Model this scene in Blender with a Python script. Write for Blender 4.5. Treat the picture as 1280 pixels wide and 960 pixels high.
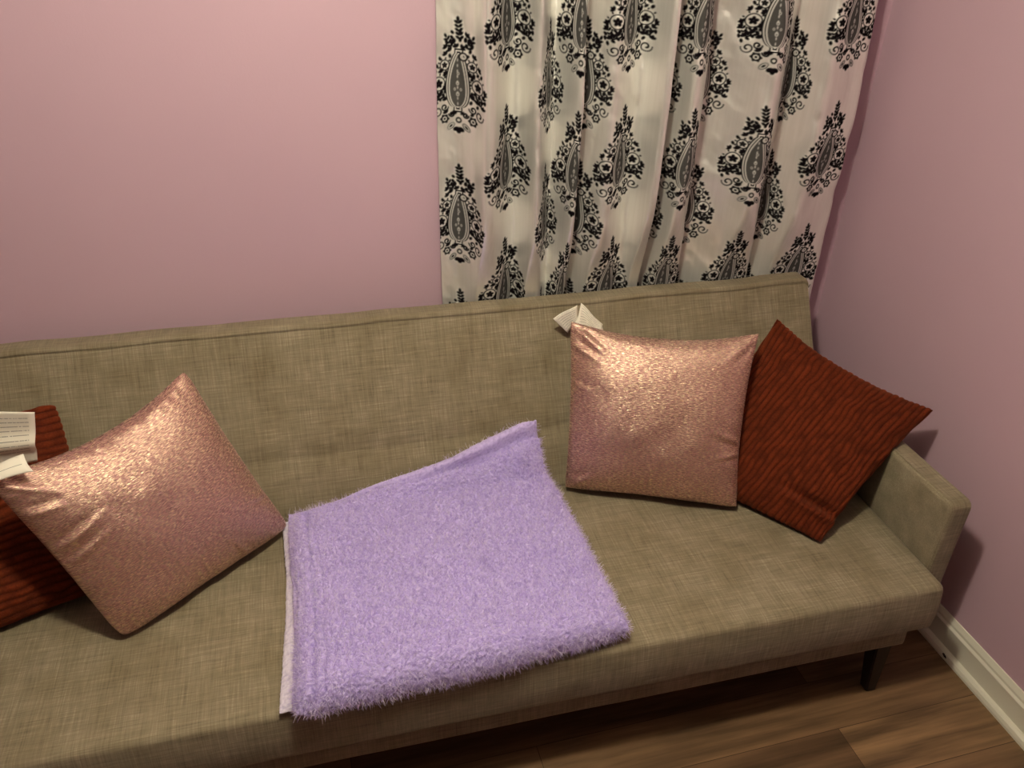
import bpy, bmesh, math
import numpy as np
from mathutils import Matrix, Vector

scene = bpy.context.scene
for o in list(bpy.data.objects):
    bpy.data.objects.remove(o)

# ------------------------------------------------------------------ camera
YAW, PITCH, ROLL = -0.26286, -0.55496, 0.02820
cam_data = bpy.data.cameras.new('camera')
cam = bpy.data.objects.new('camera', cam_data)
scene.collection.objects.link(cam)
cy_, sy_, cp_, sp_, cr_, sr_ = (math.cos(YAW), math.sin(YAW), math.cos(PITCH), math.sin(PITCH),
                                math.cos(ROLL), math.sin(ROLL))
fwd = Vector((-sy_ * cp_, cy_ * cp_, sp_))
rgt = Vector((cy_, sy_, 0))
upv = rgt.cross(fwd)
r2 = rgt * cr_ + upv * sr_
u2 = -rgt * sr_ + upv * cr_
M = Matrix((r2, u2, -fwd)).transposed().to_4x4()
M.translation = Vector((-1.61968, -2.11097, 1.85867))
cam.matrix_world = M
cam_data.sensor_fit = 'HORIZONTAL'
cam_data.sensor_width = 36
cam_data.lens = 1035.3117 / 1280 * 36
cam_data.clip_start = 0.02
scene.camera = cam

# ------------------------------------------------------------------ light
world = bpy.data.worlds.new('world')
scene.world = world
world.use_nodes = True
world.node_tree.nodes['Background'].inputs[0].default_value = (1, 0.93, 0.8, 1)
world.node_tree.nodes['Background'].inputs[1].default_value = 0.01

def lamp(name, loc, watts, radius, col):
    d = bpy.data.lights.new(name, 'POINT')
    d.energy = watts
    d.shadow_soft_size = radius
    d.color = col
    o = bpy.data.objects.new(name, d)
    o.location = loc
    scene.collection.objects.link(o)
    return o

lamp('ceiling_light', (-1.47, -1.30, 2.36), 62, 0.055, (1.0, 0.925, 0.72))
vs = scene.view_settings
scene.display_settings.display_device = 'sRGB'
vs.view_transform = 'Standard'
vs.look = 'None'
vs.exposure = 0.14
vs.gamma = 1.0
vs.use_curve_mapping = False

# ------------------------------------------------------------------ helpers
rng = np.random.default_rng(7)
PERM = rng.random((64, 64, 64)).astype(np.float32)

def vnoise(x, y, z=None):
    """trilinear value noise in -1..1 on numpy arrays"""
    x = np.asarray(x, float)
    y = np.broadcast_to(np.asarray(y, float), x.shape)
    z = np.zeros_like(x) if z is None else np.broadcast_to(np.asarray(z, float), x.shape)
    xi, yi, zi = np.floor(x).astype(int), np.floor(y).astype(int), np.floor(z).astype(int)
    fx, fy, fz = x - xi, y - yi, z - zi
    fx, fy, fz = [f * f * (3 - 2 * f) for f in (fx, fy, fz)]
    out = np.zeros_like(x)
    for dx in (0, 1):
        for dy in (0, 1):
            for dz in (0, 1):
                w = (fx if dx else 1 - fx) * (fy if dy else 1 - fy) * (fz if dz else 1 - fz)
                out += w * PERM[(xi + dx) % 64, (yi + dy) % 64, (zi + dz) % 64]
    return out * 2 - 1

def fbm(x, y, z=None, oct=3):
    s = 0
    a = 1.0
    for k in range(oct):
        s = s + a * vnoise(np.asarray(x) * 2 ** k + 11.3 * k, np.asarray(y) * 2 ** k + 5.1 * k,
                           None if z is None else np.asarray(z) * 2 ** k)
        a *= 0.5
    return s

def worley(x, y, z, seed=0):
    """distance to the nearest jittered cell point (F1), cells of unit size"""
    g = np.random.default_rng(seed).random((32, 32, 32, 3))
    xi, yi, zi = np.floor(x).astype(int), np.floor(y).astype(int), np.floor(z).astype(int)
    best = np.full(x.shape, 9.0)
    for dx in (-1, 0, 1):
        for dy in (-1, 0, 1):
            for dz in (-1, 0, 1):
                j = g[(xi + dx) % 32, (yi + dy) % 32, (zi + dz) % 32]
                d = (xi + dx + j[..., 0] - x) ** 2 + (yi + dy + j[..., 1] - y) ** 2 + (zi + dz + j[..., 2] - z) ** 2
                best = np.minimum(best, d)
    return np.sqrt(best)

def mesh_np(name, verts, quads, mat, parent=None, smooth=True, attrs=None, origin=None):
    verts = np.asarray(verts, np.float32)
    if origin is not None:
        verts = verts - np.asarray(origin, np.float32)
    quads = np.asarray(quads, np.int32)
    me = bpy.data.meshes.new(name)
    me.vertices.add(len(verts))
    me.vertices.foreach_set('co', verts.ravel())
    k = quads.shape[1]
    me.loops.add(quads.size)
    me.loops.foreach_set('vertex_index', quads.ravel())
    me.polygons.add(len(quads))
    me.polygons.foreach_set('loop_start', np.arange(0, quads.size, k, dtype=np.int32))
    me.polygons.foreach_set('use_smooth', np.full(len(quads), smooth))
    me.update(calc_edges=True)
    if attrs:
        for an, av in attrs.items():
            at = me.attributes.new(an, 'FLOAT', 'POINT')
            at.data.foreach_set('value', np.asarray(av, np.float32).ravel())
        if 'su' in attrs:
            uvl = me.uv_layers.new(name='UVMap')
            uvv = np.column_stack([attrs['su'], attrs['sv']]).astype(np.float32)
            uvl.data.foreach_set('uv', uvv[quads.ravel()].ravel())
    me.materials.append(mat)
    o = bpy.data.objects.new(name, me)
    scene.collection.objects.link(o)
    if origin is not None and parent is None:
        o.location = Vector([float(c) for c in origin])
    if parent is not None:
        o.parent = parent
        if origin is not None:
            # parent sits at its own origin without rotation
            o.location = Vector([float(c) for c in origin]) - parent.location
        else:
            o.location = -parent.location
    return o

def grid_quads(nu, nv, closed_u=False):
    """index = iu * nv + iv"""
    q = []
    iu = np.arange(nu if closed_u else nu - 1)
    iv = np.arange(nv - 1)
    A, B = np.meshgrid(iu, iv, indexing='ij')
    A2 = (A + 1) % nu
    return np.stack([A * nv + B, A2 * nv + B, A2 * nv + B + 1, A * nv + B + 1], -1).reshape(-1, 4)

def from_bm(name, bm, mat, parent=None, smooth=False):
    bmesh.ops.recalc_face_normals(bm, faces=bm.faces)
    me = bpy.data.meshes.new(name)
    bm.to_mesh(me)
    bm.free()
    for p in me.polygons:
        p.use_smooth = smooth
    me.materials.append(mat)
    o = bpy.data.objects.new(name, me)
    scene.collection.objects.link(o)
    if parent is not None:
        o.parent = parent
        o.location = -parent.location
    return o

def empty(name, loc):
    o = bpy.data.objects.new(name, None)
    o.location = loc
    o.empty_display_size = 0.1
    scene.collection.objects.link(o)
    return o

def tag(o, label=None, cat=None, group=None, kind=None):
    if label: o['label'] = label
    if cat: o['category'] = cat
    if group: o['group'] = group
    if kind: o['kind'] = kind
    return o

def loft(name, prof, xs, insets, mat, parent, jitter=None, axis=0):
    """closed (y,z) profile swept along x; the ends are shrunk by insets to round them"""
    prof = np.asarray(prof, float)
    n = len(prof)
    c = (prof.max(0) + prof.min(0)) / 2
    half = (prof.max(0) - prof.min(0)) / 2
    V = []
    for x, i in zip(xs, insets):
        sc = (half - i) / half
        p = c + (prof - c) * sc
        V.append(np.column_stack([np.full(n, x), p]))
    V = np.array(V)
    if jitter is not None:
        V = jitter(V)
    nx = len(xs)
    q = grid_quads(n, nx, closed_u=True)        # index = iprof*nx + ix
    verts = V.transpose(1, 0, 2).reshape(-1, 3)
    bm = bmesh.new()
    bv = [bm.verts.new(v) for v in verts]
    for f in q:
        bm.faces.new([bv[k] for k in f])
    for ix in (0, nx - 1):
        bm.faces.new([bv[k * nx + ix] for k in range(n)])
    return from_bm(name, bm, mat, parent, smooth=True)

def round_ends(x0, x1, r, n_mid, k=5):
    t = np.linspace(0, math.pi / 2, k)
    a = x0 + r * (1 - np.sin(t[::-1]))
    a = x0 + r - r * np.cos(t)
    ins = r - r * np.sin(t)
    mid = np.linspace(x0 + r, x1 - r, n_mid)[1:-1]
    xs = np.concatenate([a, mid, (x1 - (a - x0))[::-1]])
    insets = np.concatenate([ins, np.zeros(len(mid)), ins[::-1]])
    return xs, insets

def resample(poly, step, closed=True):
    poly = np.asarray(poly, float)
    out = []
    n = len(poly)
    for k in range(n if closed else n - 1):
        a, b = poly[k], poly[(k + 1) % n]
        m = max(1, int(np.linalg.norm(b - a) / step))
        for j in range(m):
            out.append(a + (b - a) * j / m)
    if not closed: out.append(poly[-1])
    return np.array(out)

def fillet(poly, radii, seg=6):
    """round the corners of a closed 2-D polygon"""
    poly = np.asarray(poly, float)
    n = len(poly)
    out = []
    for k in range(n):
        r = radii[k]
        p, a, b = poly[k], poly[k - 1], poly[(k + 1) % n]
        if r <= 0:
            out.append(p)
            continue
        d1 = (a - p) / np.linalg.norm(a - p)
        d2 = (b - p) / np.linalg.norm(b - p)
        s, e = p + d1 * r, p + d2 * r
        for j in range(seg + 1):
            t = j / seg
            out.append((1 - t) ** 2 * s + 2 * t * (1 - t) * p + t * t * e)
    return np.array(out)

# ------------------------------------------------------------------ materials
class NT:
    def __init__(self, name):
        self.m = bpy.data.materials.new(name)
        self.m.use_nodes = True
        self.t = self.m.node_tree
        self.b = self.t.nodes['Principled BSDF']
    def n(self, typ, **kw):
        nd = self.t.nodes.new(typ)
        for k, v in kw.items():
            if k.startswith('i_'):
                key = k[2:]
                key = int(key) if key.isdigit() else key.replace('_', ' ')
                nd.inputs[key].default_value = v
            else:
                setattr(nd, k, v)
        return nd
    def l(self, a, b):
        self.t.links.new(a, b)
    def obj(self, scale=(1, 1, 1)):
        tc = self.n('ShaderNodeTexCoord')
        mp = self.n('ShaderNodeMapping')
        mp.inputs['Scale'].default_value = scale
        self.l(tc.outputs['Object'], mp.inputs['Vector'])
        return mp.outputs['Vector']
    def noise(self, scale3, scale=1.0, detail=3.0, rough=0.55, vec=None):
        nz = self.n('ShaderNodeTexNoise')
        nz.inputs['Scale'].default_value = scale
        nz.inputs['Detail'].default_value = detail
        nz.inputs['Roughness'].default_value = rough
        self.l(vec if vec is not None else self.obj(scale3), nz.inputs['Vector'])
        return nz.outputs['Fac']
    def ramp(self, fac, stops):
        r = self.n('ShaderNodeValToRGB')
        e = r.color_ramp.elements
        while len(e) < len(stops): e.new(0.5)
        for el, (p, c) in zip(e, stops):
            el.position = p
            el.color = (c[0], c[1], c[2], 1) if not isinstance(c, (int, float)) else (c, c, c, 1)
        self.l(fac, r.inputs['Fac'])
        return r.outputs['Color']
    def math(self, op, a, b=None):
        m = self.n('ShaderNodeMath', operation=op)
        for k, v in enumerate((a, b)):
            if v is None: continue
            if isinstance(v, (int, float)): m.inputs[k].default_value = v
            else: self.l(v, m.inputs[k])
        return m.outputs[0]
    def mix(self, fac, a, b, mode='MIX'):
        m = self.n('ShaderNodeMix', data_type='RGBA', blend_type=mode)
        for k, v in ((0, fac), (6, a), (7, b)):
            if isinstance(v, (int, float)): m.inputs[k].default_value = v
            elif isinstance(v, tuple): m.inputs[k].default_value = (v[0], v[1], v[2], 1)
            else: self.l(v, m.inputs[k])
        return m.outputs[2]
    def bump(self, h, strength, dist):
        b = self.n('ShaderNodeBump')
        b.inputs['Strength'].default_value = strength
        b.inputs['Distance'].default_value = dist
        self.l(h, b.inputs['Height'])
        self.l(b.outputs['Normal'], self.b.inputs['Normal'])
        return b
    def set(self, **kw):
        for k, v in kw.items():
            key = k.replace('_', ' ')
            if isinstance(v, tuple) and len(v) == 3: v = (*v, 1)
            if hasattr(v, 'is_linked') or hasattr(v, 'links'):
                self.l(v, self.b.inputs[key])
            else:
                self.b.inputs[key].default_value = v
        return self

def S(r, g, b):
    f = lambda c: (c / 255 / 12.92) if c / 255 <= 0.04045 else ((c / 255 + 0.055) / 1.055) ** 2.4
    return (f(r), f(g), f(b))

def mat_wall():
    n = NT('mauve_wall_paint')
    c = n.ramp(n.noise((1, 1, 1), 1.3, 3), [(0.3, S(197, 165, 180)), (0.7, S(202, 170, 184))])
    n.set(Base_Color=c, Roughness=0.55)
    n.b.inputs['Specular IOR Level'].default_value = 0.3
    n.bump(n.noise((1, 1, 1), 160, 2), 0.12, 0.002)
    return n.m

def mat_plain(name, col, rough=0.5, spec=0.5, bump=None):
    n = NT(name)
    n.set(Base_Color=col, Roughness=rough)
    n.b.inputs['Specular IOR Level'].default_value = spec
    if bump:
        n.bump(n.noise((1, 1, 1), bump[0], 3), bump[1], bump[2])
    return n.m

def mat_floor():
    n = NT('brown_plank_floor')
    v = n.obj((1, 1, 1))
    br = n.n('ShaderNodeTexBrick')
    br.offset = 0.37
    br.inputs['Scale'].default_value = 1.0
    br.inputs['Brick Width'].default_value = 1.22
    br.inputs['Row Height'].default_value = 0.145
    br.inputs['Mortar Size'].default_value = 0.0009
    br.inputs['Mortar Smooth'].default_value = 0.3
    br.inputs['Bias'].default_value = 0.0
    br.inputs['Color1'].default_value = (0, 0, 0, 1)
    br.inputs['Color2'].default_value = (1, 1, 1, 1)
    n.l(v, br.inputs['Vector'])
    pl = n.ramp(br.outputs['Color'], [(0.0, S(98, 74, 52)), (0.5, S(120, 93, 66)), (1.0, S(140, 110, 78))])
    g = n.noise((1.6, 26, 26), 1.0, 6, 0.62)
    grain = n.ramp(g, [(0.32, 0.36), (0.48, 0.80), (0.68, 1.3)])
    c = n.mix(1.0, pl, grain, 'MULTIPLY')
    k = n.ramp(n.noise((3, 9, 9), 1.0, 2), [(0.33, 0.55), (0.5, 1.0)])
    c = n.mix(0.6, c, k, 'MULTIPLY')
    c = n.mix(br.outputs['Fac'], c, S(56, 38, 24))
    n.set(Base_Color=c, Roughness=0.42)
    n.b.inputs['Specular IOR Level'].default_value = 0.35
    n.bump(g, 0.15, 0.002)
    return n.m

def mat_linen():
    n = NT('olive_grey_linen')
    h1 = n.noise((14, 420, 420), 1.0, 3, 0.6)      # threads along the sofa
    h2 = n.noise((420, 14, 14), 1.0, 3, 0.6)      # threads across
    slub1 = n.noise((9, 170, 170), 1.0, 2)
    slub2 = n.noise((150, 8, 8), 1.0, 2)
    a = n.math('ADD', n.math('MULTIPLY', h1, 0.5), n.math('MULTIPLY', h2, 0.5))
    b = n.math('ADD', n.math('MULTIPLY', slub1, 0.5), n.math('MULTIPLY', slub2, 0.5))
    t = n.math('ADD', n.math('MULTIPLY', a, 0.72), n.math('MULTIPLY', b, 0.28))
    c = n.ramp(t, [(0.32, S(98, 89, 74)), (0.46, S(132, 122, 103)), (0.54, S(143, 133, 113)), (0.68, S(172, 162, 141))])
    blot = n.ramp(n.noise((1, 1, 1), 11, 4), [(0.3, S(222, 217, 204)), (0.7, S(255, 253, 249))])
    c = n.mix(1.0, c, blot, 'MULTIPLY')
    n.set(Base_Color=c, Roughness=0.85)
    n.b.inputs['Specular IOR Level'].default_value = 0.15
    n.b.inputs['Sheen Weight'].default_value = 0.12
    n.b.inputs['Sheen Roughness'].default_value = 0.5
    n.bump(t, 0.35, 0.0025)
    return n.m

def mat_pink():
    n = NT('shimmering_rose_velvet')
    cmb = n.n('ShaderNodeCombineXYZ')
    n.l(n.n('ShaderNodeAttribute', attribute_name='su').outputs['Fac'], cmb.inputs[0])
    n.l(n.n('ShaderNodeAttribute', attribute_name='sv').outputs['Fac'], cmb.inputs[1])
    def threads(sx, sy, detail, rough):
        mp = n.n('ShaderNodeMapping')
        mp.inputs['Scale'].default_value = (sx, sy, 1)
        n.l(cmb.outputs[0], mp.inputs['Vector'])
        return n.noise(None, 1.0, detail, rough, mp.outputs['Vector'])
    st = threads(11, 95, 4, .65)
    fl = threads(30, 120, 3, .6)
    bl = n.noise((1, 1, 1), 16, 3)
    mixv = n.math('ADD', n.math('MULTIPLY', st, 0.6), n.math('MULTIPLY', fl, 0.4))
    c = n.ramp(mixv, [(0.36, S(134, 86, 84)), (0.5, S(172, 120, 114)), (0.58, S(196, 148, 134)), (0.66, S(230, 196, 170))])
    lx = n.ramp(threads(20, 130, 1, .5), [(0.50, 0.0), (0.60, 1.0)])      # lurex threads
    c = n.mix(n.math('MULTIPLY', lx, 0.75), c, S(252, 230, 190))
    n.set(Base_Color=c)
    rr = n.ramp(fl, [(0.35, 0.23), (0.65, 0.33)])
    n.set(Roughness=rr, Metallic=n.math('ADD', n.math('MULTIPLY', lx, 0.45), 0.45))
    n.b.inputs['Coat Weight'].default_value = 0.22
    n.b.inputs['Coat IOR'].default_value = 2.1
    n.b.inputs['Coat Roughness'].default_value = 0.32
    n.b.inputs['Specular IOR Level'].default_value = 0.5
    n.b.inputs['Sheen Weight'].default_value = 0.3
    n.b.inputs['Sheen Roughness'].default_value = 0.35
    n.b.inputs['Sheen Tint'].default_value = (1.0, 0.74, 0.62, 1)
    hh = n.math('ADD', n.math('MULTIPLY', st, 0.6), n.math('ADD', n.math('MULTIPLY', fl, 0.6), n.math('MULTIPLY', bl, 0.5)))
    bp_ = n.bump(hh, 0.55, 0.003)
    n.l(bp_.outputs['Normal'], n.b.inputs['Coat Normal'])
    tg = n.n('ShaderNodeTangent', direction_type='UV_MAP', uv_map='UVMap')
    n.l(tg.outputs[0], n.b.inputs['Tangent'])
    n.b.inputs['Anisotropic'].default_value = 0.85
    return n.m

def mat_rust():
    n = NT('rust_ribbed_plush')
    at = n.n('ShaderNodeAttribute', attribute_name='rib')
    c = n.ramp(at.outputs['Fac'], [(0.0, S(66, 25, 11)), (1.0, S(106, 43, 20))])
    nz = n.ramp(n.noise((1, 1, 1), 240, 2), [(0.3, 0.75), (0.7, 1.1)])
    c = n.mix(1.0, c, nz, 'MULTIPLY')
    n.set(Base_Color=c, Roughness=0.9)
    n.b.inputs['Specular IOR Level'].default_value = 0.1
    n.b.inputs['Sheen Weight'].default_value = 0.3
    n.b.inputs['Sheen Roughness'].default_value = 0.4
    n.b.inputs['Sheen Tint'].default_value = (0.8, 0.25, 0.1, 1)
    n.bump(n.noise((1, 1, 1), 420, 2), 0.4, 0.002)
    return n.m

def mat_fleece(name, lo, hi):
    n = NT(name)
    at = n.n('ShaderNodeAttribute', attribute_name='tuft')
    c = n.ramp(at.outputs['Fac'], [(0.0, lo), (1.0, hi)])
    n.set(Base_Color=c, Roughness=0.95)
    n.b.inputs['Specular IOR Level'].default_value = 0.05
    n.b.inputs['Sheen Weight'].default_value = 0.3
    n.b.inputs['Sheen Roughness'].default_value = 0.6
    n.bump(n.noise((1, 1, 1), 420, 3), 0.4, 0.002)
    return n.m

def mat_curtain():
    n = NT('cream_taffeta_with_black_paisley')
    at = n.n('ShaderNodeAttribute', attribute_name='motif')
    th = n.noise((120, 120, 5), 1.0, 2)
    base = n.ramp(th, [(0.3, S(238, 236, 230)), (0.7, S(245, 243, 238))])
    c = n.mix(at.outputs['Fac'], base, S(17, 13, 17))
    n.set(Base_Color=c, Metallic=n.math('MULTIPLY', n.math('SUBTRACT', 1.0, at.outputs['Fac']), 0.60))
    rr = n.math('ADD', n.math('MULTIPLY', at.outputs['Fac'], 0.35), 0.33)
    n.set(Roughness=rr)
    n.l(n.math('MULTIPLY', n.math('SUBTRACT', 1.0, at.outputs['Fac']), 0.5), n.b.inputs['Specular IOR Level'])
    n.bump(th, 0.1, 0.001)
    return n.m

def mat_label(lines, v0, v1, along):
    """white care label with rows of unreadably small grey print (attribute lu across, lv up)"""
    n = NT('printed_care_label')
    au = n.n('ShaderNodeAttribute', attribute_name='lu').outputs['Fac']
    av = n.n('ShaderNodeAttribute', attribute_name='lv').outputs['Fac']
    row = n.math('MULTIPLY', av, lines)
    fr = n.math('FRACT', row)
    band = n.math('MULTIPLY', n.math('GREATER_THAN', fr, 0.40), n.math('LESS_THAN', fr, 0.58))
    inside = n.math('MULTIPLY', n.math('GREATER_THAN', av, v0), n.math('LESS_THAN', av, v1))
    cmb = n.n('ShaderNodeCombineXYZ')
    n.l(n.math('MULTIPLY', au, along), cmb.inputs[0])
    n.l(n.math('MULTIPLY', n.math('FLOOR', row), 7.31), cmb.inputs[1])
    nz = n.n('ShaderNodeTexNoise')
    nz.inputs['Scale'].default_value = 1.0
    nz.inputs['Detail'].default_value = 2
    n.l(cmb.outputs[0], nz.inputs['Vector'])
    ink = n.math('GREATER_THAN', nz.outputs['Fac'], 0.42)
    marg = n.math('MULTIPLY', n.math('GREATER_THAN', au, 0.1), n.math('LESS_THAN', au, 0.88))
    f = n.math('MULTIPLY', n.math('MULTIPLY', band, inside), n.math('MULTIPLY', ink, marg))
    c = n.mix(n.math('MULTIPLY', f, 0.62), S(238, 232, 216), S(70, 66, 60))
    n.set(Base_Color=c, Roughness=0.6)
    return n.m

WALL = mat_wall()
FLOOR = mat_floor()
WHITE = mat_plain('white_trim_paint', S(226, 222, 205), 0.35, 0.5, (30, 0.05, 0.002))
CEIL = mat_plain('white_ceiling_paint', S(225, 222, 215), 0.8, 0.2)
LINEN = mat_linen()
DARKWOOD = mat_plain('black_stained_wood', S(34, 26, 22), 0.45, 0.4, (40, 0.1, 0.002))
PINK = mat_pink()
RUST = mat_rust()
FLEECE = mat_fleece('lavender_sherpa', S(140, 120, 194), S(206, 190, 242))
def mat_fur():
    n = NT('lavender_pile')
    hi = n.n('ShaderNodeHairInfo')
    c = n.ramp(hi.outputs['Random'], [(0.0, S(176, 154, 222)), (0.55, S(218, 200, 248)), (1.0, S(250, 244, 255))])
    n.set(Base_Color=c, Roughness=0.9)
    n.b.inputs['Specular IOR Level'].default_value = 0.08
    return n.m
FUR = mat_fur()
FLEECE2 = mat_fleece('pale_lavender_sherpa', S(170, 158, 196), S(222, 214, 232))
CURT = mat_curtain()
LABEL = mat_label(13, 0.26, 0.93, 30)
LABEL2 = mat_label(6, 0.55, 0.72, 14)
LABEL3 = mat_label(8, 0.1, 0.95, 20)
CHIP = mat_plain('bare_chip', S(40, 32, 26), 0.8)

# ------------------------------------------------------------------ room shell (turned a degree from the sofa)
ROT = 0.02
def wall_frame(o):
    o.rotation_euler = (0, 0, ROT)
    return o

def box(name, lo, hi, mat):
    bm = bmesh.new()
    vs_ = [bm.verts.new((x, y, z)) for x in (lo[0], hi[0]) for y in (lo[1], hi[1]) for z in (lo[2], hi[2])]
    for f in ((0, 1, 3, 2), (4, 6, 7, 5), (0, 4, 5, 1), (2, 3, 7, 6), (0, 2, 6, 4), (1, 5, 7, 3)):
        bm.faces.new([vs_[k] for k in f])
    o = from_bm(name, bm, mat)
    return o

XL, YF, ZC = -4.6, -5.0, 2.45
WB = .025                            # the back wall stands this far behind the corner reference
for nm, lo, hi, m in (('wall_back', (XL - .1, WB, 0), (.1, WB + .1, ZC), WALL),
                      ('wall_right', (0, YF - .1, 0), (.1, WB, ZC), WALL),
                      ('wall_left', (XL - .1, YF - .1, 0), (XL, WB, ZC), WALL),
                      ('wall_front', (XL, YF - .1, 0), (0, YF, ZC), WALL),
                      ('floor', (XL - .1, YF - .1, -.05), (.1, .1, 0), FLOOR),
                      ('ceiling', (XL - .1, YF - .1, ZC), (.1, .1, ZC + .05), CEIL)):
    tag(wall_frame(box(nm, lo, hi, m)), kind='structure')

# baseboards: moulded profile (distance from wall, height)
BP = [(0, 0), (.030, 0), (.030, .008), (.027, .017), (.021, .022), (.0135, .023), (.0135, .078), (.0165, .082), (.0165, .088),
      (.011, .094), (.0105, .101), (.007, .108), (.004, .1145), (0, .1145)]
def baseboard(name, side):
    bm = bmesh.new()
    rings = []
    if side == 'right':
        pts = [lambda d, z: (-d, YF, z), lambda d, z: (-d, WB - d, z)]
    else:
        pts = [lambda d, z: (XL, WB - d, z), lambda d, z: (-d, WB - d, z)]
    for f in pts:
        rings.append([bm.verts.new(f(d, z)) for d, z in BP])
    n = len(BP)
    for k in range(n):
        bm.faces.new((rings[0][k], rings[0][(k + 1) % n], rings[1][(k + 1) % n], rings[1][k]))
    for r in rings: bm.faces.new(r)
    return tag(wall_frame(from_bm(name, bm, WHITE)), kind='structure')
bb = baseboard('baseboard_right', 'right')
baseboard('baseboard_back', 'back')
# small chip of missing paint on the shoe moulding
bm = bmesh.new()
for k, (dy, dz, r) in enumerate(((0, 0, .0035), (.005, .003, .003), (-.004, -.003, .0025))):
    ring = [bm.verts.new((-.0302 + .0002 * k, -.893 + dy + r * math.cos(a) * 1.4, .012 + dz * .6 + r * math.sin(a)))
            for a in np.linspace(0, 2 * math.pi, 9)[:-1]]
    ring2 = [bm.verts.new((v.co.x + .002, v.co.y, v.co.z)) for v in ring]
    bm.faces.new(ring)
    for j in range(8):
        bm.faces.new((ring[j], ring[(j + 1) % 8], ring2[(j + 1) % 8], ring2[j]))
chip = from_bm('paint_chip', bm, CHIP, bb)
tag(chip, label='dark chip in the white shoe moulding')

# ------------------------------------------------------------------ sofa
SX0, SX1 = -2.55, -0.205
sofa = empty('sofa', ((SX0 + SX1) / 2, -0.6, 0))
tag(sofa, 'long olive grey linen sofa bed with tilted back against the mauve wall', 'sofa')

def soft(amp, sc, seed):
    def f(V):
        n = fbm(V[..., 0] * sc + seed, V[..., 1] * sc, V[..., 2] * sc, 2)
        c = V.mean(1, keepdims=True)
        d = V - c
        d[..., 0] = 0
        L = np.linalg.norm(d, axis=-1, keepdims=True) + 1e-6
        return V + d / L * (n[..., None] * amp)
    return f

# back: profile in (y, z), going up the front face
bp = [(-.352, .33), (-.402, .41), (-.372, .468), (-.346, .520), (-.314, .553), (-.300, .592), (-.258, .660), (-.200, .760),
      (-.1565, .832), (-.1532, .8365), (-.155, .842), (-.150, .852), (-.092, .850), (-.115, .78), (-.235, .50), (-.30, .33)]
bp = fillet(bp, [.004, .01, .02, .02, .006, .02, .03, .03, .002, .001, .002, .008, .012, .03, .03, .01], 5)
xs, ins = round_ends(SX0, SX1 + .012, .012, 60)
loft('backrest', resample(bp, .02), xs, ins, LINEN, sofa, soft(.0022, 7, 3))
# seat cushion
sp = [(-.33, .405), (-.60, .410), (-.80, .4105), (-.977, .4085), (-.986, .335), (-.982, .276), (-.966, .266), (-.33, .266)]
sp = fillet(sp, [.01, 0, 0, .016, .03, .006, .006, .01], 7)
xs, ins = round_ends(SX0, SX1 - .002, .016, 70)
loft('seat', resample(sp, .025), xs, ins, LINEN, sofa, soft(.002, 6, 9))
# upholstered base rail under the seat
rp = fillet([(-.36, .270), (-.946, .270), (-.950, .183), (-.36, .183)], [.004, .004, .008, .008], 4)
xs, ins = round_ends(SX0 + .03, SX1 - .033, .008, 30)
loft('base_rail', rp, xs, ins, LINEN, sofa, soft(.0012, 6, 1))
# arms
def arm(x0, x1):
    prof = fillet([(-.905, .20), (-.905, .602), (-.27, .592), (-.27, .20)], [.01, .022, .03, .01], 6)
    xs, ins = round_ends(x0, x1, .014, 6)
    a = loft('armrest', resample(prof, .03), xs, ins, LINEN, sofa, soft(.001, 8, x0))
    # welt seam along the inner top edge
    bm = bmesh.new()
    side = x0 + .004 if x0 > -1 else x1 - .004
    path = [(-.30, .5955), (-.50, .5985), (-.70, .6015), (-.875, .6035), (-.893, .598), (-.9025, .585), (-.905, .45), (-.905, .25)]
    path = resample(path, .03, closed=False)
    rings = []
    for y, z in path:
        rings.append([bm.verts.new((side + .0028 * math.cos(t) + .006, y + .0022 * math.sin(t) * .4 + .0012, z - .0025 + .0022 * math.sin(t)))
                      for t in np.linspace(0, 2 * math.pi, 7)[:-1]])
    for a_, b_ in zip(rings[:-1], rings[1:]):
        for j in range(6):
            bm.faces.new((a_[j], a_[(j + 1) % 6], b_[(j + 1) % 6], b_[j]))
    from_bm('welt', bm, LINEN, None, True)
    w = bpy.data.objects[-1] if False else scene.collection.objects[-1]
    w.parent = a
    w.location = (0, 0, 0)
    return a
arm(-.205, -.138)
arm(SX0 - .067, SX0)
# tapered legs
def leg(x, y, sx, sy):
    bm = bmesh.new()
    t = [(-.024, -.024), (.024, -.024), (.024, .024), (-.024, .024)]
    top = [bm.verts.new((x + a, y + b, .184)) for a, b in t]
    bot = [bm.verts.new((x + sx + a * .62, y + sy + b * .62, 0)) for a, b in t]
    for j in range(4): bm.faces.new((top[j], top[(j + 1) % 4], bot[(j + 1) % 4], bot[j]))
    bm.faces.new(top); bm.faces.new(bot)
    bmesh.ops.bevel(bm, geom=list(bm.edges), offset=.003, segments=2, affect='EDGES')
    from_bm('leg', bm, DARKWOOD, sofa)
for x, s in ((-.285, .006), (SX0 + .08, -.006)):
    leg(x, -.915, s, -.012)
    leg(x, -.40, s, .012)

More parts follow.
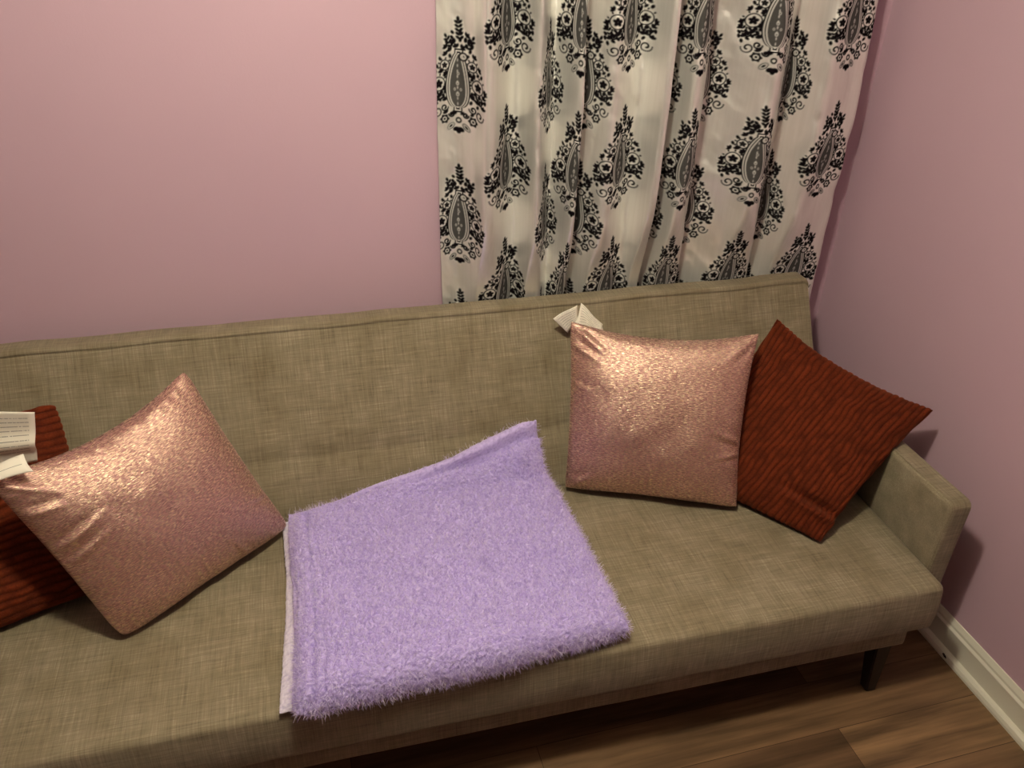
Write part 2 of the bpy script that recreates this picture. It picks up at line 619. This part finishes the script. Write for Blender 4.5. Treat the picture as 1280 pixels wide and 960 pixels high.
# ------------------------------------------------------------------ soft closed sheets (cushions and blanket layers)
def closed_sheet(name, F, nu, nv, mat, origin, disp=None, parent=None, clamp=None, attr=None, cl=0.85):
    """F(u, v, side) -> points, u,v in -1..1; front (side=+1) and back (side=-1) share their rim."""
    su = np.linspace(-1, 1, nu); sv = np.linspace(-1, 1, nv)
    warp = lambda s: (1 - cl) * s + cl * np.sin(s * math.pi / 2)
    U, Vv = np.meshgrid(warp(su), warp(sv), indexing='ij')
    front = F(U, Vv, 1); back = F(U, Vv, -1)
    def normals(P):
        a = np.gradient(P, axis=0); b = np.gradient(P, axis=1)
        n = np.cross(a, b)
        return n / (np.linalg.norm(n, axis=-1, keepdims=True) + 1e-12)
    nf, nb = normals(front), -normals(back)
    rim = np.zeros(U.shape, bool)
    rim[0, :] = rim[-1, :] = rim[:, 0] = rim[:, -1] = True
    nr = nf + nb
    nr = nr / (np.linalg.norm(nr, axis=-1, keepdims=True) + 1e-12)
    nf = np.where(rim[..., None], nr, nf)
    at = np.zeros(U.shape)
    atb = at
    if disp is not None:
        d, at = disp(U, Vv, front, 1)
        front = front + nf * d[..., None]
        d, atb = disp(U, Vv, back, -1)
        back = back + nb * d[..., None]
    if clamp is not None:
        front = clamp(front); back = clamp(back)
    idx = np.arange(nu * nv).reshape(nu, nv)
    bidx = idx.copy()
    inner = ~rim
    bidx[inner] = nu * nv + np.arange(inner.sum())
    verts = np.concatenate([front.reshape(-1, 3), back[inner]])
    q1 = np.stack([idx[:-1, :-1], idx[1:, :-1], idx[1:, 1:], idx[:-1, 1:]], -1).reshape(-1, 4)
    q2 = np.stack([bidx[:-1, :-1], bidx[:-1, 1:], bidx[1:, 1:], bidx[1:, :-1]], -1).reshape(-1, 4)
    attrs = {'su': np.concatenate([U.ravel(), U[inner]]), 'sv': np.concatenate([Vv.ravel(), Vv[inner]])}
    if attr: attrs[attr] = np.concatenate([at.ravel(), np.broadcast_to(atb, U.shape)[inner]])
    return mesh_np(name, verts, np.concatenate([q1, q2]), mat, parent, True, attrs, origin)

def sofa_clamp(P):
    P = P.copy()
    # backrest plane y - .574 z <= -.6353
    nrm = np.array([0, 1, -.574]); L = np.linalg.norm(nrm)
    d = (P @ nrm + .6353 + .009) / L
    m = (d > 0) & (P[..., 2] > .40) & (P[..., 2] < .86)
    P[m] -= d[m][:, None] * nrm / L
    # right arm
    a = (P[..., 0] > -.208) & (P[..., 2] < .608) & (P[..., 1] > -.91)
    px = P[..., 0] + .208; pz = .608 - P[..., 2]
    P[..., 0] = np.where(a & (px < pz), -.208, P[..., 0])
    P[..., 2] = np.where(a & (px >= pz), .608, P[..., 2])
    P[..., 2] = np.maximum(P[..., 2], .4135)
    return P

def pillow_F(TL, TR, BR, BL, T, bow, blunt=.035):
    TL, TR, BR, BL = [np.array(p, float) for p in (TL, TR, BR, BL)]
    N = np.cross(TR - BL, TL - BR)
    N = N / np.linalg.norm(N)
    if N[1] > 0: N = -N
    def F(U, V, side):
        u = U * (1 - np.where(U < 0, bow[0], bow[1]) * (1 - np.abs(V) ** 2.6) * U ** 2)
        v = V * (1 - np.where(V < 0, bow[2], bow[3]) * (1 - np.abs(U) ** 2.2) * V ** 2)
        a, b = (u + 1) / 2, (v + 1) / 2
        P = ((1 - a) * (1 - b))[..., None] * BL + (a * (1 - b))[..., None] * BR + (a * b)[..., None] * TR + ((1 - a) * b)[..., None] * TL
        h = T * (np.clip((1 - np.abs(U) ** 2.5) * (1 - np.abs(V) ** 2.5), 0, 1)) ** 0.54
        C = (BL + BR + TR + TL) / 4
        P = P + (C - P) * (blunt * np.abs(U * V) ** 9)[..., None]
        return P + N * (side * h)[..., None]
    return F, N

def base_origin(BL, BR):
    o = (np.array(BL) + np.array(BR)) / 2
    o[2] = .41
    return o

# ---- rose pillows
def creases(U, V, lines):
    d = np.zeros_like(U)
    for (u0, v0, u1, v1, w, amp) in lines:
        L = math.hypot(u1 - u0, v1 - v0)
        tx, ty = (u1 - u0) / L, (v1 - v0) / L
        s = (U - u0) * tx + (V - v0) * ty
        q = -(U - u0) * ty + (V - v0) * tx
        fade = np.clip(s / (.25 * L), 0, 1) * np.clip((L - s) / (.6 * L), 0, 1)
        d += amp * fade * (np.exp(-(q / w) ** 2) - .6 * np.exp(-((q - 1.8 * w) / w) ** 2))
    return d

def pink_disp(lines, seed):
    def f(U, V, P, side):
        e = np.maximum(np.abs(U), np.abs(V))
        d = .0035 * fbm(U * 2.2 + seed, V * 2.2, None, 2)
        # gathers running in from the seams
        d += .0022 * np.clip((e - .72) / .28, 0, 1) * (vnoise(V * 16 + seed, np.abs(U) * 2) * (np.abs(U) > np.abs(V)) + vnoise(U * 16 + seed, np.abs(V) * 2) * (np.abs(V) >= np.abs(U)))
        if side > 0: d += creases(U, V, lines)
        d *= np.clip((1 - np.minimum(1, e)) * 14, 0.15, 1)
        return d, np.zeros_like(U)
    return f

def pink_pillow(C, T, bow, lines, seed, label, blunt=.02):
    TL, TR, BR, BL = C
    F, N = pillow_F(TL, TR, BR, BL, T, bow, blunt)
    o = closed_sheet('throw_pillow', F, 150, 150, PINK, base_origin(BL, BR), pink_disp(lines, seed), None, sofa_clamp)
    tag(o, label, 'pillow', 'rose velvet throw pillows')
    return o, N

PR = [(-.972, -.268, .856), (-.497, -.425, .850), (-.588, -.622, .432), (-1.012, -.432, .425)]
prc, NR = pink_pillow(PR, .076, (.035, .075, .03, .15),
    [(1.0, -.25, .55, -.1, .035, .006), (1.0, -.36, .6, -.42, .03, .004), (-1, .3, -.7, .2, .03, .004), (-1, .75, -.6, .55, .04, .006),
     (-.95, .95, -.5, .6, .045, .006), (.95, .95, .6, .62, .05, .005), (-.98, -.95, -.6, -.75, .05, .006)], 3.3,
    'shimmering rose velvet pillow standing upright between the lavender blanket and a rust pillow')
PL = [(-2.282, -.637, .838), (-1.921, -.356, .880), (-1.736, -.436, .432), (-2.102, -.722, .422)]
plc, NL = pink_pillow(PL, .076, (.03, .06, .03, .19),
    [(-1, .12, -.45, .28, .035, .008), (-1, -.06, -.5, .12, .03, .007), (-1, .55, -.65, .5, .04, .006), (-.98, .9, -.6, .62, .045, .006),
     (.4, -1, .3, -.6, .03, .004), (1, -.5, .65, -.4, .03, .004)], 8.1,
    'shimmering rose velvet pillow tilted onto one corner at the left end of the sofa', .05)

# ---- rust pillows with puckered ribs
def rust_disp(period, along_v, seed, amp=.0048):
    def f(U, V, P, side):
        hw = .235
        a, b = (U, V) if along_v else (V, U)
        x = a * hw; y = b * hw
        wob = .0045 * vnoise(x * 26 + seed, y * 26) + .006 * vnoise(x * 7, y * 7 + seed)
        ph = (x + wob) / period
        row = np.floor(ph)
        fr = ph - row
        rib = np.sin(np.clip(fr, 0, 1) * math.pi) ** 0.7
        puck = vnoise(row * 3.7 + seed, y / .020 + row * .5)
        t = np.clip(rib * (.72 + .45 * puck), 0, 1.2)
        e = np.maximum(np.abs(U), np.abs(V))
        d = amp * t * np.clip((1 - e) * 30, .7, 1) + .004 * fbm(U * 2 + seed, V * 2, None, 2) * np.clip((1 - e) * 10, 0, 1)
        return d, np.clip(t, 0, 1)
    return f
def rust_pillow(C, T, bow, dispf, label, extra=None, blunt=.05):
    TL, TR, BR, BL = C
    F, N = pillow_F(TL, TR, BR, BL, T, bow, blunt)
    def df(U, V, P, side):
        d, t = dispf(U, V, P, side)
        if extra and side > 0: d = d + creases(U, V, extra)
        return d, t
    o = closed_sheet('throw_pillow', F, 300, 300, RUST, base_origin(BL, BR), df, None, sofa_clamp, 'rib', cl=.5)
    tag(o, label, 'pillow', 'rust ribbed throw pillows')
    return o
RR = [(-.388, -.325, .828), (-.072, -.632, .680), (-.437, -.780, .424), (-.715, -.425, .424)]
rust_pillow(RR, .062, (.05, .06, .05, .12), rust_disp(.0155, True, 2.2),
            'rust red ribbed plush pillow slumped over the right arm of the sofa', [(1.05, -.66, .1, -.60, .05, -.022)], .008)
RL = [(-2.655, -.43, .775), (-2.235, -.262, .772), (-2.13, -.545, .424), (-2.545, -.715, .424)]
rust_pillow(RL, .062, (.05, .05, .05, .06), rust_disp(.0185, False, 6.4),
            'rust red ribbed plush pillow half hidden behind the tilted rose pillow at far left')

# ---- sewn-in care labels
def sheet(name, pts, mat, parent, thick=.0006):
    """pts: grid [iu][iv] of 3-D points of a thin cloth label"""
    P = np.array(pts, float)
    nu, nv = P.shape[:2]
    a = np.gradient(P, axis=0); b = np.gradient(P, axis=1)
    n = np.cross(a, b); n /= np.linalg.norm(n, axis=-1, keepdims=True) + 1e-12
    F = P + n * thick; B = P - n * thick
    verts = np.concatenate([F.reshape(-1, 3), B.reshape(-1, 3)])
    q = grid_quads(nu, nv)
    k = nu * nv
    rim = []
    loop = [i * nv for i in range(nu)] + [(nu - 1) * nv + j for j in range(1, nv)] + [i * nv + nv - 1 for i in range(nu - 2, -1, -1)] + [j for j in range(nv - 2, 0, -1)]
    for s, e in zip(loop, loop[1:] + loop[:1]): rim.append((e, s, s + k, e + k))
    quads = np.concatenate([q, q[:, ::-1] + k, np.array(rim)])
    lu, lv = np.meshgrid(np.linspace(0, 1, nu), np.linspace(0, 1, nv), indexing='ij')
    at = {'lu': np.concatenate([lu.ravel(), lu.ravel()]), 'lv': np.concatenate([lv.ravel(), lv.ravel()])}
    return mesh_np(name, verts, quads, mat, parent, True, at)

def bil(c00, c10, c11, c01, nu, nv, bend=None):
    c = [np.array(p, float) for p in (c00, c10, c11, c01)]
    A, B = np.meshgrid(np.linspace(0, 1, nu), np.linspace(0, 1, nv), indexing='ij')
    P = ((1 - A) * (1 - B))[..., None] * c[0] + (A * (1 - B))[..., None] * c[1] + (A * B)[..., None] * c[2] + ((1 - A) * B)[..., None] * c[3]
    if bend is not None: P = P + bend(A, B)
    return P

# left rose pillow: a long printed label standing up behind its seam, bent near the seam, and a short one lying over the front
lab = sheet('care_label', bil((-2.300, -.535, .778), (-2.214, -.535, .790), (-2.186, -.545, .914), (-2.285, -.545, .930), 8, 24,
            lambda A, B: np.stack([0 * A, -.012 * np.exp(-((B - .42) / .14) ** 2), 0 * A], -1)), LABEL, plc)
tag(lab, label='white printed label standing up')
lab = sheet('care_label', bil((-2.263, -.668, .838), (-2.185, -.646, .842), (-2.202, -.620, .868), (-2.265, -.640, .853), 8, 8,
            lambda A, B: np.stack([0 * A, -.006 * np.sin(B * 3.1), .003 * np.sin(A * 3.1)], -1)), LABEL2, plc)
tag(lab, label='small white label folded over the front')
# right rose pillow: crumpled label behind the top corner
lab = sheet('care_label', bil((-.958, -.222, .790), (-.935, -.226, .826), (-.938, -.222, .874), (-1.002, -.222, .838), 8, 8,
            lambda A, B: np.stack([0 * A, .004 * np.sin(A * 5), 0 * A], -1)), LABEL3, prc)
tag(lab, label='crumpled white label')
lab = sheet('care_label', bil((-.945, -.234, .824), (-.862, -.243, .794), (-.864, -.234, .812), (-.922, -.216, .872), 10, 10,
            lambda A, B: np.stack([0 * A, -.006 * np.sin(A * 9 + B * 4), .002 * np.sin(A * 7)], -1)), LABEL3, prc)
tag(lab, label='crumpled grey striped label')

# ------------------------------------------------------------------ folded sherpa blanket
blanket = empty('blanket', (-1.39, -.68, .41))
tag(blanket, 'folded lavender sherpa blanket spread over the middle of the seat', 'blanket')
A_CR = .575                        # arc length from the seat front to the crease
ang = math.atan2(.43, .247)
def seat_curve(a):
    """point (y, z) and normal on the seat / back, crease rounded with a soft bend"""
    R = .09
    t = R * math.tan(ang / 2)
    y = np.zeros_like(a); z = np.zeros_like(a); th = np.zeros_like(a)
    arc = R * ang
    a0 = A_CR - t
    flat = a < a0
    bend = (a >= a0) & (a < a0 + arc)
    upb = a >= a0 + arc
    th = np.where(flat, 0, np.where(bend, (a - a0) / R, ang))
    cyy, czz = -.975 + a0, .41 + R
    y = np.where(flat, -.975 + a, cyy + R * np.sin(th)); z = np.where(flat, .41, czz - R * np.cos(th))
    ex = np.where(upb, a - a0 - arc, 0)
    y = y + ex * math.cos(ang); z = z + ex * math.sin(ang)
    # rounded seat front
    dr = np.clip(-a + .012, 0, None)
    z = z - dr ** 2 * 9
    return y, z, -np.sin(th), np.cos(th)

def sherpa(scale, amp, seed):
    def f(U, V, P, side):
        x, y, z = P[..., 0], P[..., 1], P[..., 2]
        wx = .35 * vnoise(x * 90, y * 90, z * 90); wy = .35 * vnoise(x * 90 + 7, y * 90, z * 90 + 3)
        w1 = worley(x / scale + wx, y / scale + wy, z / scale, seed)
        w2 = worley(x / (scale * .55) + 5, y / (scale * .55), z / (scale * .55), seed + 1)
        dens = .65 + .35 * np.clip(.5 + fbm(x * 9, y * 9, z * 9, 2), 0, 1.4)
        t = np.clip(1 - w1 * .95, 0, 1) * .7 + np.clip(1 - w2, 0, 1) * .3
        d = amp * (t * 2.4 - .3) * dens + .004 * fbm(x * 10 + seed, y * 10, z * 10, 2)
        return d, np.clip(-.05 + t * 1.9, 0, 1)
    return f

def blanket_layer(name, x_left, x_right, a_bot, a_top, off, H, mat, nu, nv, groove=None, seed=0, amp=.0018, pw=10, fur=0):
    """x_left(b), x_right(b): edges as functions of b=0 front..1 back; a_bot(s), a_top(s)"""
    def F(U, V, side):
        s = (U + 1) / 2; b = (V + 1) / 2
        # round the plan corners a little
        a = a_bot(s) + (a_top(s) - a_bot(s)) * b
        x = x_left(b) + (x_right(b) - x_left(b)) * s
        y, z, ny, nz = seat_curve(a)
        rd = np.clip((1 - np.abs(U) ** pw) * (1 - np.abs(V) ** (pw * 1.4)), 0, 1) ** .5
        Hh = H(s, b)
        h = off(s, b) + Hh + side * Hh * rd
        if groove is not None and side > 0: h = h + groove(s, b) * rd
        return np.stack([x, y + ny * h, z + nz * h], -1)
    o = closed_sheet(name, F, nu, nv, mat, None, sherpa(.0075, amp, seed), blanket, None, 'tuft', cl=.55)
    if fur:
        o.data.materials.append(FUR)
        ps = o.modifiers.new('pile', 'PARTICLE_SYSTEM')
        st = ps.particle_system.settings
        st.type = 'HAIR'
        st.count = fur
        st.hair_length = .0043
        st.material = 2
        st.hair_step = 4
        st.render_step = 3
        st.display_step = 2
        st.emit_from = 'FACE'
        st.use_advanced_hair = True
        st.normal_factor = .0016
        st.factor_random = .0036
        st.brownian_factor = .0016
        st.length_random = .5
        st.root_radius = .55
        st.tip_radius = .2
        st.radius_scale = .0011
        st.child_type = 'NONE'
    return o

gau = lambda q, w: np.exp(-(q / w) ** 2)
top_line = lambda s: -.014 * gau(s - 1, .05) + .575 + .178 * np.clip((s - .05) / .95, 0, 1) ** 1.15 + .012 * np.sin(s * 6)
bot_line = lambda s: -.022 + .038 * s ** 1.3
# under layer (paler reverse), sticking out at the left and along the top right
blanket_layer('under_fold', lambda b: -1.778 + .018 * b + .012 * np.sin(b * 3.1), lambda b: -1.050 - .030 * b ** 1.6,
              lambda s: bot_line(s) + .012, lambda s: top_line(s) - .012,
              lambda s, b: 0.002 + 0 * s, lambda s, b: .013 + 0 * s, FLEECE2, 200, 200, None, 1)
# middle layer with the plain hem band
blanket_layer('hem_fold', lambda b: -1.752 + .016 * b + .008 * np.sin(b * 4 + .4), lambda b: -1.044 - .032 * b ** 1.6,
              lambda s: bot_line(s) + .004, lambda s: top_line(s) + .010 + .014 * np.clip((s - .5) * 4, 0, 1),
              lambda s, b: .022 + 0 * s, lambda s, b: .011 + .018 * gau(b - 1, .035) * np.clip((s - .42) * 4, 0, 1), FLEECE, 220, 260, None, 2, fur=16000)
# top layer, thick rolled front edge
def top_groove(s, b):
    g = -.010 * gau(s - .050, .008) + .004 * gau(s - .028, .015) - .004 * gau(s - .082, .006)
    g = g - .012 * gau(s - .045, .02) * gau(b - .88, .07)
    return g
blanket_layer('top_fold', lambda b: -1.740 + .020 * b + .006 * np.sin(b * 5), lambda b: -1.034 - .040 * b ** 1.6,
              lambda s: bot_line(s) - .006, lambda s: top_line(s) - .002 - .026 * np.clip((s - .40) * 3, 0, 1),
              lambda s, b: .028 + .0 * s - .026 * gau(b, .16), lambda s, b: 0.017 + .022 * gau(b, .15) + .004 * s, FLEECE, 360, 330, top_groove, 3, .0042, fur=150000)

# ------------------------------------------------------------------ curtain with paisley print
def paisley(n_w=200, n_h=300):
    """print mask on [-1,1] x [-1,1] (x right, y up), rows = y"""
    X, Y = np.meshgrid(np.linspace(-1, 1, n_w), np.linspace(-1, 1, n_h))
    asp = 1.8                               # y unit is longer than x unit on the cloth
    m = np.zeros_like(X)
    def ell(cx, cy, rx, ry, ang=0, val=1, soft=.03):
        nonlocal m
        c, s = math.cos(ang), math.sin(ang)
        dx, dy = X - cx, (Y - cy) * asp
        a, b = (dx * c + dy * s) / rx, (-dx * s + dy * c) / ry
        r = np.sqrt(a * a + b * b)
        k = np.clip((1 - r) * min(rx, ry) / soft + .5, 0, 1)
        m = m * (1 - k) + val * k
    def ringe(cx, cy, r, w, val=1):
        nonlocal m
        d = np.abs(np.hypot(X - cx, (Y - cy) * asp) - r)
        k = np.clip((w - d) / .03 + .5, 0, 1)
        m = np.where(k > 0, m * (1 - k) + val * k, m)
    def leaf(cx, cy, ang, L=.085, W=.042):
        L *= 1.1; W *= 1.25
        ell(cx + math.cos(ang) * L * .8, cy + math.sin(ang) * L * .8 / asp, L, W, ang)
    def sprig(cx, cy, ang, k=3, L=.07):
        for j in range(k):
            x = cx + math.cos(ang) * j * .11; y = cy + math.sin(ang) * j * .11 / asp
            leaf(x, y, ang + .9, L, L * .5); leaf(x, y, ang - .9, L, L * .5)
        leaf(cx + math.cos(ang) * k * .1, cy + math.sin(ang) * k * .1 / asp, ang, L, L * .55)
    def bloom(cx, cy, r=.11):
        ringe(cx, cy, r * 1.45, .022)
        for j in range(5):
            a = j * 2 * math.pi / 5 + .3
            ell(cx + math.cos(a) * r * .5, cy + math.sin(a) * r * .5 / asp, r * .5, r * .38, a)
        for j in range(9):
            a = j * 2 * math.pi / 9
            ell(cx + math.cos(a) * r * 1.95, cy + math.sin(a) * r * 1.95 / asp, .04, .03, a)
    def curl(cx, cy, r, sgn):
        for t in np.linspace(0, 1, 26):
            a = t * 2.4 * math.pi
            rr = r * (1 - .75 * t)
            ell(cx + sgn * math.cos(a) * rr, cy - math.sin(a) * rr / asp, .026, .026)
    # leaves packed inside the silhouette, pointing up and outwards
    r_ = np.random.default_rng(21)
    reserved = [(-.60, -.10, .24), (.60, -.10, .24), (-.40, .20, .19), (.40, .20, .19), (-.66, -.56, .2), (.66, -.56, .2),
                (-.42, -.70, .16), (.42, -.70, .16), (-.42, -.50, .13), (.42, -.50, .13)]
    pts = []
    for _ in range(5000):
        x, y = r_.uniform(-1, 1), r_.uniform(-.62, .72)
        w = np.interp(y, [-.65, -.5, -.2, .1, .35, .6, .75], [.80, .92, .90, .72, .50, .30, .16])
        yy = (y + .50) / .88
        core = .24 * (1 - .6 * max(0, min(1, yy))) + .10 if -.12 < yy < 1.1 else 0
        if abs(x) > w or abs(x) < core: continue
        if any(math.hypot(x - a, (y - b) * asp) < r + .03 for a, b, r in reserved): continue
        if any(math.hypot(x - a, (y - b) * asp) < .125 for a, b in pts): continue
        pts.append((x, y))
    for x, y in pts:
        ang = math.pi / 2 - np.sign(x) * r_.uniform(.1, 1.1)
        if r_.random() < .45:
            for da in (-.95, 0, .95):
                leaf(x, y, ang + da, .062, .036)
        else:
            leaf(x - .03 * math.cos(ang), y - .03 * math.sin(ang) / asp, ang, .066, .040)
    for sg in (-1, 1):
        bloom(sg * .60, -.10, .14)
        bloom(sg * .40, .20, .10)
        curl(sg * .66, -.56, .17, sg)
        curl(sg * .42, -.50, .12, -sg)
        curl(sg * .70, -.33, .09, -sg)
        sprig(sg * .45, -.33, math.pi / 2 - sg * .9, 2, .065)
        sprig(sg * .78, -.30, math.pi / 2 - sg * .4, 2, .06)
        ell(sg * .40, .04, .05, .07)
        ell(sg * .40, -.24, .05, .06)
        ringe(sg * .42, -.70, .10, .03); ell(sg * .42, -.70, .04, .04)
        for j in range(6):
            a = j * math.pi / 3
            ell(sg * .42 + math.cos(a) * .115, -.70 + math.sin(a) * .115 / asp, .045, .04, a)
    # top spray
    sprig(.05, .62, math.pi / 2 + .1, 5, .075)
    sprig(-.2, .50, math.pi / 2 + .5, 3, .07); sprig(.26, .48, math.pi / 2 - .5, 3, .07)
    ell(-.12, .60, .05, .06); ell(.2, .60, .05, .06)
    # teardrop core with light outlines
    def drop(grow, val):
        nonlocal m
        yy = (Y + .50) / .88                # 0 at the bottom, 1 at the tip
        w = .25 * np.sqrt(np.clip(np.sin(np.clip(yy, 0, 1) * math.pi) , 0, 1)) * (1 - .62 * np.clip(yy, 0, 1)) * 1.3
        cx = -.02 + .10 * np.clip(yy - .55, 0, 1) ** 1.5
        inside = np.clip((w + grow - np.abs(X - cx)) / .03 + .5, 0, 1) * (yy > -grow * .8) * (yy < 1 + grow * .8)
        m = m * (1 - inside) + val * inside
    drop(.13, 1); drop(.085, .08); drop(.055, 1); drop(.02, .15); drop(-.012, .93)
    ringe(.14, .34, .10, .035); ringe(.14, .34, .06, .02, .2)
    # figures inside the drop
    for (x, y, r) in ((-.02, -.28, .05), (-.02, -.10, .045), (.0, .06, .035), (-.1, -.2, .03), (.07, -.2, .03)):
        ell(x, y, r * .85, r * 1.2, 0, .25); ell(x, y, r * .5, r * .75, 0, 1)
    for k in range(9):
        yk = -.44 + .09 * k
        ell(-.02, yk, .012, .03, 0, .3)
    # base: two veined petals and a small leaf
    for sg in (-1, 1):
        ell(sg * .22, -.83, .15, .085, math.pi / 2 - sg * -.75 if sg < 0 else math.pi / 2 + .75, 1)
        ell(sg * .22, -.83, .11, .055, math.pi / 2 - sg * -.75 if sg < 0 else math.pi / 2 + .75, .1)
        ell(sg * .22, -.83, .075, .035, math.pi / 2 - sg * -.75 if sg < 0 else math.pi / 2 + .75, 1)
        curl(sg * .2, -.62, .09, sg)
    for a in (-.5 * math.pi, -.15 * math.pi, -.85 * math.pi):
        leaf(0, -.86, a, .09, .06)
    ell(0, -.72, .09, .10, 0, 1); ell(0, -.72, .04, .04, 0, .1)
    return np.clip(m, 0, 1)

# path of the cloth seen from above: (photo-measured distance along the wall, distance off the wall)
KPX = [(553, .062), (575, .055), (592, .078), (603, .118), (640, .056), (652, .052), (664, .112), (690, .060), (697, .064), (708, .118),
       (713, .122), (715, .100), (710, .060), (728, .045), (742, .075), (757, .106), (795, .062), (807, .122), (813, .126), (815, .100),
       (810, .052), (824, .030), (836, .085), (844, .120), (866, .086), (868, .062), (866, .046), (885, .050), (915, .085), (938, .122),
       (972, .054), (980, .054), (998, .108), (1020, .104), (1040, .094), (1053, .090), (1058, .080)]
REFX = ([553, 581, 637, 681, 737, 775, 850, 930, 1027, 1058], [-1.274, -1.217, -1.101, -1.007, -.884, -.799, -.625, -.431, -.184, -.102])
along = lambda p: float(np.interp(p, *REFX))      # measured row of the photograph -> metres along the wall
KN = [(along(p), d) for p, d in KPX]
def catmull(K, per):
    K = np.array(K, float)
    K = np.vstack([2 * K[0] - K[1], K, 2 * K[-1] - K[-2]])
    out = []
    for i in range(1, len(K) - 2):
        t = np.linspace(0, 1, per, endpoint=False)[:, None]
        p0, p1, p2, p3 = K[i - 1], K[i], K[i + 1], K[i + 2]
        out.append(.5 * (2 * p1 + (p2 - p0) * t + (2 * p0 - 5 * p1 + 4 * p2 - p3) * t ** 2 + (-p0 + 3 * p1 - 3 * p2 + p3) * t ** 3))
    out.append(K[-2][None])
    return np.concatenate(out)
path = catmull(KN, 40)
arc = np.concatenate([[0], np.cumsum(np.linalg.norm(np.diff(path, axis=0), axis=1))])
NUc = 1150
ua = np.linspace(0, arc[-1], NUc)
px_ = np.interp(ua, arc, path[:, 0]); py_ = np.interp(ua, arc, path[:, 1])
# motif columns: (place along the wall, True for the first phase, arc search side)
COLS = [(along(p), f) for p, f in ((581, 0), (637, 1), (681, 0), (706, 1), (735, 0), (777, 1), (826, 0), (849, 1), (878, 0), (930, 1), (977, 0), (1027, 1))]
HWS = [.080, .100, .060, .072, .078, .090, .070, .078, .080, .090, .060, .088]
ucol = []
for x, ph in COLS:
    k = np.argmin(np.abs(px_ - x) + 1e-4 * 0)
    # where the cloth doubles back take the front-most pass for phase-1 columns, the rear one otherwise
    near = np.where(np.abs(px_ - x) < .006)[0]
    if len(near): k = near[np.argmax(py_[near])] if ph == 1 else near[np.argmin(py_[near])]
    ucol.append(ua[k])
ucol = np.array(ucol)
ZB, ZM = .62, 1.72
NVc = 660
zz = np.linspace(ZB, ZM, NVc)
zz = np.concatenate([zz, np.linspace(ZM, 2.2, 40)[1:]])
UU, ZZ = np.meshgrid(ua, zz, indexing='ij')
PM = paisley()
mot = np.zeros(UU.shape)
PERIOD, MH = .350, .284
def sample(s, t):
    h, w = PM.shape
    fx = np.clip((s + 1) / 2 * (w - 1), 0, w - 1.001); fy = np.clip((t + 1) / 2 * (h - 1), 0, h - 1.001)
    x0, y0 = fx.astype(int), fy.astype(int)
    ax, ay = fx - x0, fy - y0
    v = PM[y0, x0] * (1 - ax) * (1 - ay) + PM[y0, x0 + 1] * ax * (1 - ay) + PM[y0 + 1, x0] * (1 - ax) * ay + PM[y0 + 1, x0 + 1] * ax * ay
    return np.where((np.abs(s) < 1) & (np.abs(t) < 1), v, 0)
for k, (x, ph) in enumerate(COLS):
    gaps = []
    if k > 0: gaps.append(ucol[k] - ucol[k - 1])
    if k < len(COLS) - 1: gaps.append(ucol[k + 1] - ucol[k])
    hw = HWS[k]
    zc0 = 1.428 if ph == 0 else 1.228
    tilt = -.015 * k / 11
    s = (UU - ucol[k]) / hw
    zc = zc0 + tilt
    kk = np.round((ZZ - zc) / PERIOD)
    t = (ZZ - zc - kk * PERIOD) / (MH / 2)
    mot = np.maximum(mot, sample(s, t))
XX = np.broadcast_to(px_[:, None], UU.shape).copy()
YY = np.broadcast_to(py_[:, None], UU.shape).copy()
# folds relax and wander a little down the drop; creases in the taffeta
XX += .010 * vnoise(ZZ * 2.2, UU * 3.0) * np.clip((UU) * 6, 0, 1) * np.clip((arc[-1] - UU) * 6, 0, 1)
YY += .007 * vnoise(ZZ * 3.0 + 9, UU * 7.0) + .0022 * fbm(UU * 17 + ZZ * 6, ZZ * 13, None, 3) * 1.1
mean = .078
YY = mean + (YY - mean) * (1.6 + .12 * vnoise(ZZ * 1.7, UU * 2 + 4))
lim = np.clip((ZZ - .80) / .34, 0, 1)
lim = .086 + .07 * lim * lim * (3 - 2 * lim)
YY = np.where(YY > lim - .02, lim - .02 + .02 * np.tanh((YY - lim + .02) / .02), YY)
YY = np.where(YY < .04, .016 + .024 * np.exp((YY - .04) / .024), YY)
yf_ = WB - YY
ca, sa = math.cos(ROT), math.sin(ROT)
verts = np.stack([XX, yf_, ZZ], -1).reshape(-1, 3)
cur = mesh_np('curtain', verts, grid_quads(NUc, len(zz)), CURT, None, True, {'motif': mot}, (-.69, -.07, ZB))
cur.location = (-.69 * ca + .07 * sa, -.69 * sa - .07 * ca, ZB)
wall_frame(cur)
tag(cur, 'cream taffeta curtain with rows of black paisley motifs hanging behind the sofa', 'curtain')
sol = cur.modifiers.new('cloth', 'SOLIDIFY')
sol.thickness = .0012
